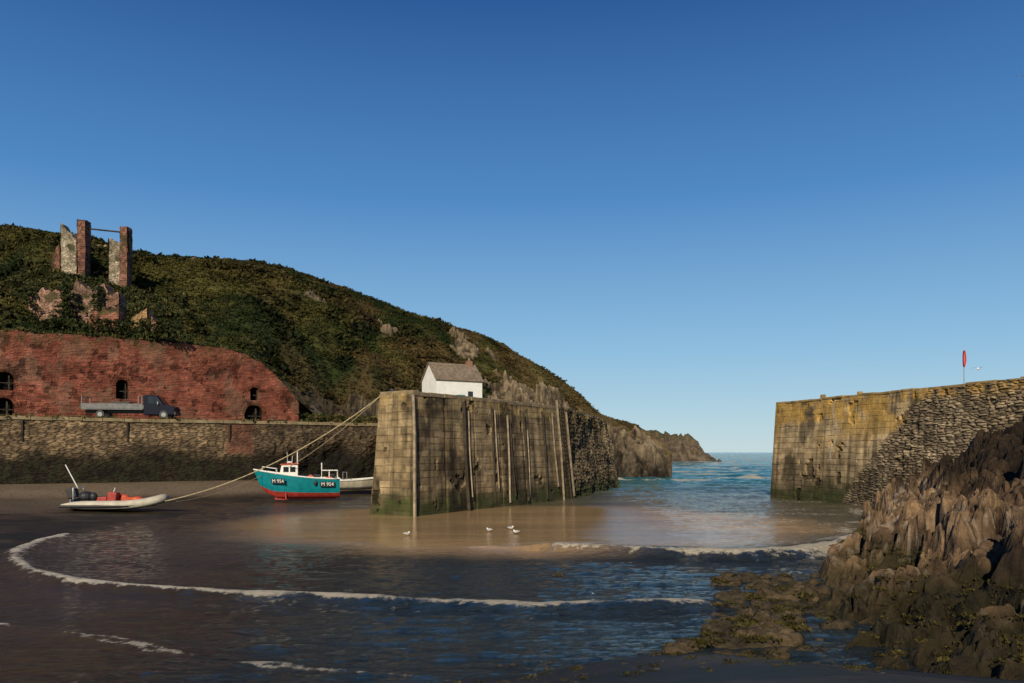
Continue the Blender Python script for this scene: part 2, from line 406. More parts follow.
rock_m=np.maximum(rock_m,coast*(1-ss(.45,.7,Tc+.4*(rn_-.5)+.3*(rf-.5))))
f1,e1,I1=facet(XX*.22+.1*Zt,YY*.3+Zt*.25,3);f2,e2,I2=facet(XX*.8,YY*.8+Zt*.6,4)
f3,e3,I3=facet(XX*2.,YY*2+Zt*1.2,14)
nz2=rock_m*(f1*1.6+f2*.9+f3*.5+(fbm(XX*1.1,YY*1.1+Zt,4,7)-.5)*1.0)
Zt=Zt+nz*damp*(1-.6*coast)+nz2*ss(0,.05,Tc)*(1-.5*np.exp(-((T-1)/.1)**2))
g1=fbm(XX*.10,YY*.10,5,140);g2=fbm(XX*.7,YY*.7,4,150)
Cv=lerp((.016,.026,.006),(.080,.070,.019),ss(.38,.68,g1*.65+g2*.35))
br_=ss(.46,.62,fbm(XX*.14,YY*.14,4,160))*.7*ss(120,450,S);Cv=Cv*(1-br_)[...,None]+np.array([.10,.060,.026])*br_[...,None]
gold=ss(490,570,S)*.6;Cv=Cv*(1-gold)[...,None]+np.array([.14,.10,.042])*gold[...,None]
Cr=lerp((.04,.028,.018),(.27,.205,.13),ss(.25,.75,.3*I2+.3*I3+.4*fbm(XX*.8,YY*.8+Zt*.6,5,170)))*(.5+.6*I1)[...,None]*(.4+.6*ss(0,.15,e2))[...,None]
Cr=Cr*(1-.5*lowcl)[...,None]
Chill=Cv*(1-rock_m)[...,None]+Cr*rock_m[...,None]
Phill=np.stack([XX,YY,Zt],-1)
grid('hill',Phill,M_veg,Chill,False)
def hill_at(px,Y):
    i=np.argmin(abs(pxs-px));j=np.argmin(abs(Phill[i,:,1]-Y));return Phill[i,j]
def scrub(name,C0,size,col,K=12,leaf=.35,flat=.6):
    n=len(C0)
    off=RNG.normal(0,1,(n,K,3));off/=np.linalg.norm(off,axis=2,keepdims=True)
    off*=RNG.random((n,K,1))**.4;off[...,2]=np.abs(off[...,2])*flat
    c=C0[:,None,:]+off*size[:,None,None]
    a=RNG.normal(0,1,(n,K,3));a/=np.linalg.norm(a,axis=2,keepdims=True)
    b=np.cross(a,RNG.normal(0,1,(n,K,3)));b/=np.linalg.norm(b,axis=2,keepdims=True)
    l=(leaf*size)[:,None,None]*(.6+.8*RNG.random((n,K,1)))
    q=np.stack([c-a*l-b*l*.45,c+a*l*.2-b*l*.5,c+a*l+b*l*.45,c-a*l*.3+b*l*.5],2)
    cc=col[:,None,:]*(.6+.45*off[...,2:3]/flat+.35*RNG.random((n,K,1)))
    cc=np.repeat(cc[:,:,None,:],4,2)
    F=np.arange(n*K*4).reshape(-1,4)
    return quads_mesh(name,q,F,M_leaf,cc,False)
i=RNG.integers(0,len(pxs),110000);j=(RNG.random(110000)**.75*262).astype(int)
keep=(rock_m[i,j]<.25+.75*(RNG.random(len(i))<.12))&(T[i,j]<1.12)&(S[i,j]<640)&(S[i,j]>-170)
i,j=i[keep],j[keep]
c0=Phill[i,j]+RNG.normal(0,.12,(len(i),3))*np.array([1,1,.3])
big=RNG.random(len(i));clump=ss(.5,.62,fbm(XX[i,j]*.35,YY[i,j]*.35,4,999))
sz=(.13+.18*big+.5*clump*(big>.6)*RNG.random(len(i)))*(1-.5*coast[i,j])*(1-.3*ss(300,520,S[i,j]))
col=Cv[i,j]*(.75+.5*RNG.random((len(i),1)))*(1-.45*clump)[:,None]*np.array([1.05,1.05,.9])
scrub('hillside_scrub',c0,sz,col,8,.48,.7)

hx,hy=np.meshgrid(np.linspace(20,80,300),np.linspace(288,400,140),indexing='ij')
prof=np.interp(hx,[20,52,58,62,68,71,74,77,79,80],[9,9.5,10.6,10.9,9.8,9.4,7.0,4.6,1.2,-3])
yy=(hy-288)/112
f1,e1,I1=facet(hx*.13,hy*.09,9);f2,e2,I2=facet(hx*.45,hy*.3,19)
hz=-2+(prof+2)*np.minimum(1,(np.clip(yy,0,1)*2.6))**.7*(1-ss(.6,1,yy))
hz=hz+((fbm(hx*.2,hy*.2,5,41)-.5)*3.0+f1*2.4+f2*1.4)*ss(0,.08,yy)*(1-.6*ss(74,79,hx))
hc=lerp((.05,.038,.026),(.22,.165,.105),.5*I2+.5*fbm(hx*.4,hy*.3+hz*.4,4,6))
gm=ss(7.5,10,hz)*.7;hc=hc*(1-gm)[...,None]+np.array([.08,.07,.03])*gm[...,None]
grid('headland',np.stack([hx,hy,hz],-1),M_cliff,hc,False)

# ================================================================ QUAY + BRICK HOPPERS
QA=np.array([-62,45.8]);QB=np.array([-12.4,76.0])
quay=empty('harbour_quay');zq=6.05
def modq(U,H_,C,D,n,n2,Lu,H):
    C=C*(.35+1.2*fbm(U*.35,H_*1.2,5,611,.6))[...,None]
    wet=1-ss(3.3,5.1,H_+1.6*(n-.5)+.8*(n2-.5))
    C=C*(1-.86*wet)[...,None]
    gr=wet*.6*ss(.42,.6,n2);C=C*(1-gr)[...,None]+np.array([.020,.024,.009])*gr[...,None]
    rk=ss(Lu-15,Lu-11,U);D=D+rk*(n-.4)*1.8*(1-ss(H-1,H-.3,H_));C=C*(1-.55*rk)[...,None]
    uu=np.abs(U-(Lu*.765));b=(uu<1.1+.3*(n2-.5))&(H_>3.9)
    C=np.where(b[...,None],np.array([.14,.065,.04])*(.4+1.0*n2)[...,None],C)
    D=D+.25*(1-ss(.5,1.2,H_))*(n2)
    return C,D
masonry('wall',(QA[0],QA[1],-.6),(QB[0]+.6,QB[1]+.36,-.6),(QA[0],QA[1]+.25,zq),(QB[0]+.6,QB[1]+.6,zq),.07,rpat(.16,.6),.05,(.11,.075,.042),(.34,.235,.13),(.05,.036,.024),11,mod=modq,parent=quay,mw=.04)
b=MB()
b.add([(-62,46,zq-.004),(-12,76.4,zq-.004),(-8,76,zq-.004),(4,72,zq),(9,92,6.0),(2,103,6.1),(-20,90,6.35),(-64,63,6.35)],[(0,1,2,3,4,5,6,7)])
b.obj('deck',M_path,quay)
b=MB();L=np.linalg.norm(QB-QA);dq=(QB-QA)/L;u=0;ang=math.atan2(dq[1],dq[0])
while u<L-.5:
    l=random.uniform(.9,1.6);p=QA+dq*(u+l/2)
    b.box((p[0],p[1]+.35,zq+.02+random.uniform(-.02,.05)),(l-.03,.5,.28),ang+random.uniform(-.01,.01));u+=l
b.obj('coping',M_conc,quay,.03)
b=MB();u=3
while u<L-4:
    p=QA+dq*u;b.box((p[0],p[1]+.05,zq-.9),(.12,.12,1.6),ang);u+=random.uniform(5,9)
b.obj('fender_stubs',M_timber,quay)

hop=empty('brick_hoppers')
WA=np.array([br(0,67),67.]);WB=np.array([br(299,80),80.]);wd=(WB-WA)/np.linalg.norm(WB-WA)
W0=WA-wd*24;Lw=np.linalg.norm(WB-W0);zb=6.3
def topf(U):
    x=Lw-U
    h=np.interp(x,[0,.15,1.0,2.2,3.6,5.2,7.5,12,30,60],[2.1,2.3,3.4,4.7,5.9,6.75,7.2,7.4,7.5,7.6])
    return h+.09*np.round(2*(vn2(U*.6,U*0,3)-.5),0)+.16*(fbm(U*1.5,U*0,3,6)-.5)
def uw(px):return on_line(px,W0,WB)*Lw
ops=[(uw(4),2.45,1.3,1.5),(uw(3),.15,1.6,1.6),(uw(122),2.0,1.0,1.7),(uw(254),.0,1.7,1.75),(uw(254.5),2.25,.75,1.25),(uw(-60),2.0,1.,1.7)]
def modb(U,H_,C,D,n,n2,Lu,H):
    st=fbm(U*.25,H_*.9,6,303,.6)
    C=C*(.45+1.1*st)[...,None]
    vs=fbm(U*1.3,H_*.15,4,313);C=C*(.65+.7*vs)[...,None]
    g=ss(.52,.66,fbm(U*.8,H_*.5,6,91,.6));C=C*(1-.4*g)[...,None]+np.array([.26,.18,.12])*.4*g[...,None]
    ms=ss(.62,.68,fbm(U*1.6,H_*1.6,5,93));C=C*(1-.55*ms)[...,None];D=D-.05*ms
    t=ss(5.4,7.4,H_)*ss(.42,.6,n2)*.7;C=C*(1-t)[...,None]+np.array([.10,.08,.035])*t[...,None]
    for uc,hb,w,ht in ops:
        r=np.hypot(U-uc,(H_-(hb+ht-w/2)));m=(r>w/2)&(r<w/2+.28)&(H_>hb+ht-w/2)
        C=np.where(m[...,None],C*.55+np.array([.02,.01,.0]),C);D=np.where(m,D+.05,D)
    return C,D
H0=8.0
masonry('front_wall',(W0[0],W0[1],zb),(WB[0],WB[1],zb),(W0[0]-.2,W0[1]+.5,zb+H0),(WB[0]-.2,WB[1]+.5,zb+H0),.06,bpat(.15,.42,.1),.04,(.19,.05,.032),(.40,.135,.085),(.15,.08,.06),21,top=topf,openings=ops,mod=modb,mat=M_brick,parent=hop,mw=.025)
uu=np.linspace(0,Lw,300);tz=topf(uu)+zb
fr=np.stack([W0[0]+wd[0]*uu-.2*(tz-zb)/H0,W0[1]+wd[1]*uu+.5*(tz-zb)/H0,tz],-1)
bk_=fr+np.array([-.6,1.6,0.])
rows=np.stack([fr,fr*.6+bk_*.4+np.array([0,0,.12]),bk_,bk_-np.array([0,0,8.])],1)
grid('wall_top',rows,M_brick,np.broadcast_to(np.array([.14,.10,.055]),rows.shape)*(.6+.8*fbm(rows[...,0]*2,rows[...,1]*2,3,1))[...,None]).parent=hop
b=MB();e=[(WB[0],WB[1],zb),(WB[0]-.05,WB[1]+.13,zb+2.2),(WB[0]-.7,WB[1]+1.9,zb+2.2),(WB[0]-.7,WB[1]+1.9,zb)];b.add(e,[(0,1,2,3)]);b.obj('end_return',mat_plain('brick_return',(.15,.05,.03),.95),hop)
b=MB()
for k,(uc,hb,w,ht) in enumerate(ops):
    p=W0+wd*uc
    b.box((p[0],p[1]+.5+.06*hb,zb+hb+ht*.42),(w*.08,.06,ht*.8),math.atan2(wd[1],wd[0]))
    b.box((p[0],p[1]+.5+.06*hb,zb+hb+ht*.4),(w*.95,.06,.07),math.atan2(wd[1],wd[0]))
b.obj('window_bars',M_timber,hop)
q=[];cl=[]
for _ in range(900):
    u=random.random()*(Lw-4);h=float(topf(np.array([u]))[0])+zb;t=random.random()*2
    p=W0+wd*u;q.append((p[0]-.3*t,p[1]+.5+t,h+.05));cl.append(random.choice([(.05,.055,.015),(.10,.085,.025),(.03,.04,.012)]))
for _ in range(420):
    u=random.random()*(L-1);p=QA+dq*u;q.append((p[0],p[1]+.15+random.random()*.8,zq+.08));cl.append(random.choice([(.07,.07,.02),(.14,.10,.04)]))
for _ in range(420):
    u=random.random();p=np.array([br(300,82),81.])*(1-u)+np.array([br(395,90),89.])*u
    q.append((p[0]+random.gauss(0,.5),p[1]+random.gauss(0,.9),6.5+random.random()*.8));cl.append(random.choice([(.035,.045,.012),(.12,.09,.03)]))
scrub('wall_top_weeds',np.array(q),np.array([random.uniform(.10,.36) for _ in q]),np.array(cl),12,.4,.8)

def blockwall(par,nm_,px0,px1,Y,zb_,zt0,zt1,th,c1,c2,seed,pat=None,jag=.5,mat=None):
    x0,x1=br(px0,Y),br(px1,Y);H=max(zt0,zt1)-zb_+.8
    Lx=x1-x0
    rn=lambda U:(zt0-zb_)+(zt1-zt0)*U/Lx+jag*((fbm(U*1.6,U*0,4,seed))-.5)*2.2
    p=pat or rpat(.2,.34)
    def md(U,H_,C,D,n,n2,Lu,H2):
        s_=fbm(U*.7,H_*.7,5,seed+50,.6);C=C*(.4+1.2*s_)[...,None]
        v_=ss(.58,.66,fbm(U*.9,H_*.9,4,seed+60))*.85;C=C*(1-v_)[...,None]+np.array([.05,.05,.018])*v_[...,None]
        return C,D+.3*(n-.5)
    kw=dict(top=rn,mat=mat or M_wall,parent=par,mw=.03,taper=False,mod=md)
    cm=tuple(c*.6 for c in c1)
    masonry(nm_+'_front',(x0,Y,zb_),(x1,Y,zb_),(x0,Y,zb_+H),(x1,Y,zb_+H),.08,p,.05,c1,c2,cm,seed,**kw)
    kw['top']=lambda U:rn(Lx-U)
    masonry(nm_+'_back',(x1,Y+th,zb_),(x0,Y+th,zb_),(x1,Y+th,zb_+H),(x0,Y+th,zb_+H),.25,p,.05,c1,c2,cm,seed+1,**kw)
    h1=float(rn(np.array([Lx]))[0]);h0=float(rn(np.array([0.]))[0])
    kw['top']=None
    masonry(nm_+'_side',(x1,Y,zb_),(x1,Y+th,zb_),(x1,Y,zb_+h1),(x1,Y+th,zb_+h1),.15,p,.05,c1,c2,cm,seed+2,**kw)
    masonry(nm_+'_flank',(x0,Y+th,zb_),(x0,Y,zb_),(x0,Y+th,zb_+h0),(x0,Y,zb_+h0),.15,p,.05,c1,c2,cm,seed+3,**kw)
    U=np.linspace(0,Lx,max(4,int(Lx/.15)));hz_=rn(U)+zb_
    R=np.stack([np.stack([x0+U,np.full_like(U,Y-.03),hz_-.02],-1),np.stack([x0+U,np.full_like(U,Y+th+.03),hz_-.02],-1)],1)
    grid(nm_+'_top',R,mat or M_wall,np.broadcast_to(np.array(c1)*.8,R.shape),False).parent=par
def zy(y,Y):return HC+(452-y)*Y/F_
red1,red2=(.15,.065,.045),(.29,.15,.10);st1,st2=(.19,.15,.10),(.42,.36,.27)
ru=empty('ruined_winding_house');YR=88.
blockwall(ru,'stone_gable',61,77,YR+.5,zy(285,YR),zy(222,YR),zy(240,YR),1.0,st1,st2,31,jag=.4)
blockwall(ru,'brick_pier',77.4,85.2,YR,zy(285,YR),zy(219.5,YR),zy(219.5,YR),1.1,red1,red2,32,bpat(.2,.4),.15)
blockwall(ru,'stone_pier',109,119.8,YR+.5,zy(290,YR),zy(234,YR),zy(243,YR),1.0,st1,st2,33,jag=.5)
blockwall(ru,'brick_pier_tall',120,127,YR,zy(290,YR),zy(226.5,YR),zy(226.5,YR),1.1,red1,red2,34,bpat(.2,.4),.15)
blockwall(ru,'broken_wall',51,60,YR+1.5,zy(285,YR),zy(256,YR),zy(242,YR),.9,red1,red2,36,jag=.5)
b=MB();b.cyl((br(84,YR),YR+.6,zy(227,YR)),(br(122,YR),YR+.6,zy(231,YR)),.09);b.obj('tie_bar',M_timber,ru)
rl=empty('ruined_brick_works')
pk1,pk2=(.22,.115,.08),(.42,.27,.195)
blockwall(rl,'wall_a',28,64,74.6,zy(345,75),zy(296,75),zy(289,75),1.2,pk1,pk2,41,jag=.8)
blockwall(rl,'wall_b',62,98,75.4,zy(345,76),zy(292,76),zy(284,76),1.5,(.18,.10,.07),(.38,.25,.18),42,jag=.9)
blockwall(rl,'wall_c',88,119,74,zy(345,74),zy(316,74),zy(304,74),1.3,(.22,.08,.05),(.36,.17,.11),43,bpat(.2,.45),.7)
blockwall(rl,'wall_d',131,147,74.6,zy(345,75),zy(321,75),zy(309,75),1.0,(.24,.14,.07),(.46,.29,.13),44,jag=.5)
blockwall(rl,'wall_e',146,164,75,zy(347,76),zy(309,75),zy(328,75),1.0,(.24,.11,.07),(.42,.23,.15),45,jag=.5)
blockwall(rl,'wall_f',97,119,76.5,zy(330,77),zy(288,77),zy(294,77),1.3,(.20,.10,.07),(.40,.25,.17),46,jag=.8)
c=[];cl=[]
for _ in range(2400):
    px=random.uniform(10,185);p=hill_at(px,random.uniform(77.5,90))
    c.append(p+np.array([0,0,.1]));cl.append(random.choice([(.04,.045,.014),(.09,.08,.026),(.022,.030,.009)]))
for _ in range(520):
    px=random.uniform(20,180);Yy=random.uniform(73.0,73.8);c.append(np.array([br(px,Yy),Yy,zy(random.uniform(322,340),Yy)]));cl.append(random.choice([(.05,.055,.016),(.022,.030,.009)]))
for _ in range(260):
    px=random.choice([30,66,98,64])+random.gauss(0,4);Yy=random.uniform(73.7,74.8);c.append(np.array([br(px,Yy),Yy,zy(random.uniform(288,330),Yy)]));cl.append(random.choice([(.05,.055,.016),(.022,.030,.009)]))
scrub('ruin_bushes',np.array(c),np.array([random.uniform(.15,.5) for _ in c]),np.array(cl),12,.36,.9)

# ================================================================ LEFT PIER
pier=empty('harbour_pier')
zt=6.78
c1,c2,cm=(.215,.155,.08),(.38,.285,.16),(.12,.085,.048)
TL=(br(380,45.4),45.4,zt);TC=(br(413,43.9),43.9,zt);TR=(3.98,60.2,zt);TE=(br(607,79),79.5,zt-.25)
BL=(br(370,45.0),45.0,-.6);BC=(br(414,43.3),43.3,-.6);BR=(br(574,60),60.,-.6);BE=(br(620,80),80.,-.6)
TBK=(-11.6,78,zt);BBK=(-11.8,78,-.6)
def modp(sd,bays=0):
    def f(U,H_,C,D,n,n2,Lu,H):
        vs=fbm(U*1.6,H_*.12,5,sd+400,.6);hb=fbm(U*.08,H_*1.9,4,sd+500,.6);bg=fbm(U*.25,H_*.25,3,sd+510)
        C=C*np.clip(-.40+1.2*vs+.8*hb+.6*bg,.12,2)[...,None]
        drip=ss(.56,.68,fbm(U*2.6,H_*.10,4,sd+430,.6));C=C*(1-.5*drip)[...,None]
        if bays:
            k=U/bays;kb=np.floor(k).astype(int);fk=np.abs(k-np.round(k))*bays
            tone=.68+.55*hsh(kb,np.full(kb.shape,sd));C=C*tone[...,None]
            D=D+.06*(hsh(kb,np.full(kb.shape,sd+5))-.5)
            j=1-ss(.03,.09,fk);C=C*(1-.6*j)[...,None];D=D-.06*j
        wet=1-ss(1.0,2.3,H_+1.3*(n-.5)+.8*(vs-.5));C=C*(1-.65*wet)[...,None]
        al=(1-ss(1.1,2.1,H_+1.2*(n-.5)))*ss(.25,.5,n2);C=C*(1-al*.75)[...,None]+np.array([.045,.060,.014])*(al*.75)[...,None]
        dk=ss(.54,.64,fbm(U*.5,H_*.35,5,sd+21))*.6;C=C*(1-dk)[...,None]
        lk=ss(H-1.6,H-.2,H_)*ss(.42,.58,n2)*.4;C=C*(1-lk)[...,None]+np.array([.33,.22,.06])*lk[...,None]
        hole=ss(.69,.72,fbm(U*.9,H_*.9,4,sd+77));D=D-.14*hole;C=C*(1-.65*hole)[...,None]
        return C,D
    return f
masonry('end_face',BL,BC,TL,TC,.05,bpat(.42,1.6),.016,c1,c2,cm,51,mod=modp(51),parent=pier)
masonry('channel_face',BC,BR,TC,TR,.055,bpat(.38,1.9),.018,c1,c2,cm,52,mod=modp(52,3.1),parent=pier)
def modr(U,H_,C,D,n,n2,Lu,H):
    C,D=modp(53)(U,H_,C,D,n,n2,Lu,H);C=C*.8;return C,D+.6*(n-.5)
masonry('rubble_face',BR,BE,TR,TE,.07,rpat(.28,.5),.10,c1,c2,(.05,.04,.026),53,mod=modr,parent=pier,mw=.06)
masonry('harbour_face',BBK,BL,TBK,TL,.15,bpat(.42,1.1),.03,c1,c2,cm,54,mod=modp(54,3.1),parent=pier)
masonry('seaward_face',BE,(2,104,-.6),TE,(2,104,6),.2,rpat(.4,.6),.1,c1,c2,cm,55,parent=pier)
b=MB();b.add([TL,TC,TR,TE,(2,104,6.3),TBK],[(0,1,2,3,4,5)]);b.obj('deck',M_conc,pier)
def coping(P0,P1,par,nm_,w=.6,h=.24,out=.04,mat=M_conc,seed=1):
    rr=random.Random(seed);a=np.array(P0[:2]);c=np.array(P1[:2]);L=np.linalg.norm(c-a);d=(c-a)/L;nn=np.array([-d[1],d[0]])
    b=MB();u=0
    while u<L-.1:
        l=min(rr.uniform(.8,1.6),L-u);p=a+d*(u+l/2)+nn*(w/2-out+rr.uniform(-.03,.02))
        t=(u+l/2)/L;z=P0[2]*(1-t)+P1[2]*t
        b.box((p[0],p[1],z+rr.uniform(-.06,.03)),(l-.025,w,h),math.atan2(d[1],d[0])+rr.uniform(-.012,.012),rr.uniform(-.015,.015));u+=l
    return b.obj(nm_,mat,par,.035)
coping(TL,TC,pier,'coping_end',seed=1);coping(TC,TR,pier,'coping_channel',seed=2);coping(TR,TE,pier,'coping_rubble',seed=3)
def face_pt(px,h,B0=BC,B1=BR,T0=TC,T1=TR):
    t=on_line(px,B0,B1);B0,B1,T0,T1=[np.array(q_,float) for q_ in(B0,B1,T0,T1)]
    v=(h+.6)/(zt+.6);p=(B0*(1-t)+B1*t)*(1-v)+(T0*(1-t)+T1*t)*v;p[2]=h;return p
nrm=np.array([.87,-.5,0])
bt=MB();bp=MB()
for px,w,dark,h0,h1 in[(466,.2,1,-.4,6.5),(470.5,.08,0,.8,6.0),(495,.12,1,.3,6.4),(498,.07,0,1.2,6.2),(511,.12,0,.2,5.9),(513.5,.09,1,.6,5.6),(528,.13,1,.2,6.2),(531,.09,0,.4,5.0),(548,.12,1,.2,6.4),(558,.09,0,1.,6.3),(564,.14,0,-.2,7.3),(569,.15,1,-.2,7.1),(573,.12,0,.2,6.5)]:
    a=face_pt(px,h0)+nrm*.14;c=face_pt(px,h1)+nrm*.14
    lean=np.array([random.uniform(-.12,.12),random.uniform(-.1,.1),0])
    (bt if dark else bp).tube([a+lean,(a+c)/2+nrm*random.uniform(-.03,.03),c],w*.62,4)
a=np.array(BC)+np.array([.05,-.12,.3]);c=np.array(TC)+np.array([.02,-.12,-.15]);bp.tube([a,a*.3+c*.7+np.array([.05,0,0]),c],.10,5)
bt.obj('dark_fender_timbers',M_timber,pier);bp.obj('pale_fender_timbers',M_timberp,pier)
b=MB()
for k in range(22):
    h=.2+k*.31;b.cyl(face_pt(565,h)+nrm*.25,face_pt(569,h)+nrm*.25,.025,n=6)
b.obj('ladder_rungs',M_timber,pier)
b=MB()
for px,py,Y in[(392,0,47),(402,0,52),(440,0,52),(498,0,60),(540,0,64),(585,0,76)]:
    x=br(px,Y);b.cyl((x,Y,zt),(x,Y,zt+.32),.13,.10,10);b.cyl((x,Y,zt+.32),(x,Y,zt+.42),.17,.15,10)
b.obj('mooring_bollards',M_black,pier)
# ---- white cottage
hs=empty('white_cottage',(br(452,75.5),75.5,6.75),math.radians(30))
hl,hw,he,hr=4.7,3.3,3.35,4.95
b=MB();b.prism([(-hw/2,0),(hw/2,0),(hw/2,he),(0,hr),(-hw/2,he)],-hl/2,hl/2)
b.v=[(y,-x,z) for x,y,z in b.v];b.obj('walls',M_white,hs)
b=MB()
for sgn in(-1,1):
    th=math.atan2(hr-he,hw/2)
    cx=sgn*hw/4*1.06;ln=math.hypot(hw/2,hr-he)+.22
    b.box((0,cx,(he+hr)/2+.05),(hl+.24,ln,.09),0,0,-sgn*th)
b.obj('roof',M_slate,hs)
b=MB();b.box((0,0,hr+.08),(hl+.24,.2,.1));b.obj('ridge_tiles',mat_plain('ridge',(.2,.14,.10),.9),hs)
b=MB();b.box((hl/2-.55,0,hr+.1),(.5,.5,.75));b.cyl((hl/2-.55,0,hr+.45),(hl/2-.55,0,hr+.75),.11);b.obj('chimney',mat_plain('chimney_brick',(.22,.12,.075),.9),hs)
b=MB();b.box((1.1,-hw/2-.002,2.1),(.5,.08,.6));b.obj('windows',M_glass,hs)
b=MB();b.box((.1,-hw/2-.002,1.05),(.85,.08,2.0));b.obj('door',M_teal,hs)
def hull_rows(L,B,H,ns=24,nz=9,full=.85,rise=.25):
    rows=[]
    for i in range(ns+1):
        s=i/ns
        wdt=B/2*(min(1,(s/.45))**.6 if s<.45 else 1-(1-full)*((s-.45)/.55)**2)
        if i==0:wdt=.02
        sheer=H*(1+rise*(1-s)**2)
        keel=H*.35*max(0,(.18-s)/.18)**1.5
        r=[]
        for j in range(nz+1):
            t=j/nz
            yy=wdt*(t**.42 if s>.3 else t**(.42+.55*(1-s/.3)))
            zz=keel+(sheer-keel)*(t**1.6)
            xx=-L/2+L*s - (1-s)**3*.16*L*t
            r.append((xx,yy,zz))
        rows.append(r)
    return rows
def hull(par,L,B,H,mats,split,rise=.25,full=.85,deck=.72,deckmat=None):
    rows=hull_rows(L,B,H,rise=rise,full=full);nz=len(rows[0])-1
    for nm_,mat,j0,j1 in[('hull_bottom',mats[0],0,split),('hull_topsides',mats[1],split,nz)]:
        b=MB()
        b.surf([r[j0:j1+1] for r in rows]);b.surf([[(x,-y,z) for x,y,z in r[j0:j1+1]] for r in rows])
        r=rows[-1][j0:j1+1]
        b.surf([[(x,y,z) for x,y,z in r],[(x,-y,z) for x,y,z in r]])
        b.obj(nm_,mat,par,smooth=True)
    b=MB()
    for sg in(1,-1):
        b.tube([(r[-1][0],sg*r[-1][1],r[-1][2]) for r in rows],.055,6)
    b.tube([(rows[-1][-1][0],rows[-1][-1][1],rows[-1][-1][2]),(rows[-1][-1][0],-rows[-1][-1][1],rows[-1][-1][2])],.055,6)
    b.obj('gunwale',mats[2],par)
    b=MB();jj=int(nz*deck+.5)
    b.surf([[(r[jj][0],r[jj][1],r[jj][2]) for r in rows],[(r[jj][0],-r[jj][1],r[jj][2]) for r in rows]])
    b.obj('deck',deckmat or M_grey,par)
    return rows
# ---- fishing boat
YB=56.5
fb=empty('fishing_boat',(br(303,YB),YB,max(.25,float(ground_z(np.array([br(303,YB)]),np.array([YB]))[0]))),math.radians(14),.95)
rows=hull(fb,5.3,2.1,1.45,(M_red,M_teal,M_white),4,rise=.48,full=.86)
b=MB();b.box((0.2,0,.0),(4.4,.1,.22));b.cyl((-1.2,.75,-.05),(-1.2,.55,.5),.06);b.cyl((1.6,.75,-.05),(1.6,.55,.5),.06);b.cyl((-1.2,-.75,-.05),(-1.2,-.55,.5),.06);b.obj('keel_and_legs',M_red,fb)
b=MB();b.prism([(-1.75,1.3),(-.35,1.3),(-.35,2.45),(-1.5,2.5),(-1.62,1.95)],-.62,.62);b.obj('wheelhouse',M_white,fb,.04)
b=MB();b.box((-.95,0,2.53),(1.35,1.4,.07),0,math.radians(-2));b.obj('wheelhouse_roof',M_orange,fb,.02)
b=MB()
for x,w in((-1.2,.38),(-.72,.38)):b.box((x,0,2.14),(w,1.27,.38))
b.box((-1.585,0,2.2),(.08,1.0,.4),0,math.radians(-14));b.obj('windows',M_glass,fb)
b=MB();b.tube([(-.4,0,2.5),(-.4,0,3.45)],.04,6);b.tube([(-.4,-.35,3.0),(-.4,.35,3.0)],.025,6);b.tube([(-1.1,.3,2.5),(-1.15,.3,3.4)],.015,5);b.tube([(-.8,-.3,2.5),(-.75,-.3,3.15)],.015,5);b.ell((-.95,0,2.66),(.22,.22,.08));b.obj('mast_and_aerials',M_white,fb)
b=MB();b.tube([(-.4,0,3.4),(-2.6,0,2.1)],.012,4);b.tube([(-.4,0,3.4),(2.4,0,2.3)],.012,4);b.obj('stays',M_black,fb)
b=MB()
for sg in(-1,1):
    b.tube([(1.35,sg*.8,1.4),(1.35,sg*.8,2.05),(2.5,sg*.78,2.05),(2.5,sg*.78,1.4)],.03,6);b.tube([(1.9,sg*.8,1.4),(1.9,sg*.8,2.05)],.025,6)
    b.tube([(-2.9,sg*.1,2.0),(-2.9,sg*.1,2.35),(-1.9,sg*.75,2.2),(-1.9,sg*.75,1.75)],.025,6)
b.tube([(1.35,-.8,2.05),(1.35,.8,2.05)],.03,6);b.tube([(2.5,-.78,2.05),(2.5,.78,2.05)],.03,6);b.tube([(1.35,-.8,2.05),(1.35,-.8,2.6),(1.35,.8,2.6),(1.35,.8,2.05)],.03,6)
b.obj('rails_and_gantry',M_white,fb)
b=MB()
b.cyl((.55,-.75,1.55),(.55,-.55,1.55),.2,n=14);b.box((.2,.2,1.4),(.6,.5,.4));b.box((1.9,0,1.4),(.5,.7,.35));b.obj('deck_gear',M_orange,fb,.02)
b=MB();b.box((1.0,.1,1.5),(.5,.6,.5));b.box((2.1,.2,1.55),(.4,.5,.45));b.box((-.1,-.3,1.45),(.35,.3,.4));b.obj('fish_boxes_and_winch',M_black,fb,.03)
b=MB();b.ell((.9,-1.02,1.15),(.13,.10,.2));b.obj('fenders',M_black,fb,smooth=True)
def hull_panel(px0,txt,size,rot):
    p=MB();p.box(px0,(1.05,.02,.36),rot[2],0,rot[0]);p.obj('name_panel',M_black,fb)
    cu=bpy.data.curves.new('registration','FONT');cu.body=txt;cu.size=size;cu.extrude=.006;cu.align_x='CENTER';cu.align_y='CENTER'
    o=link(bpy.data.objects.new('registration_number',cu));cu.materials.append(M_white)
    o.rotation_euler=(math.pi/2+rot[0],0,rot[2]);nd=Matrix.Rotation(rot[2],3,'Z')@Matrix.Rotation(rot[0],3,'X')@Vector((0,-.02,0))
    o.location=Vector(px0)+nd;o.parent=fb
hull_panel((-1.75,-.86,1.30),'M 954',.36,(math.radians(12),0,math.radians(-24)))
hull_panel((1.75,-1.02,1.05),'M 954',.36,(math.radians(5),0,math.radians(2)))
sb=empty('moored_open_boat',(br(357,64),64.,.5),math.radians(-150))
hull(sb,3.6,1.5,.75,(M_grey,M_cream,M_white),4,rise=.3)
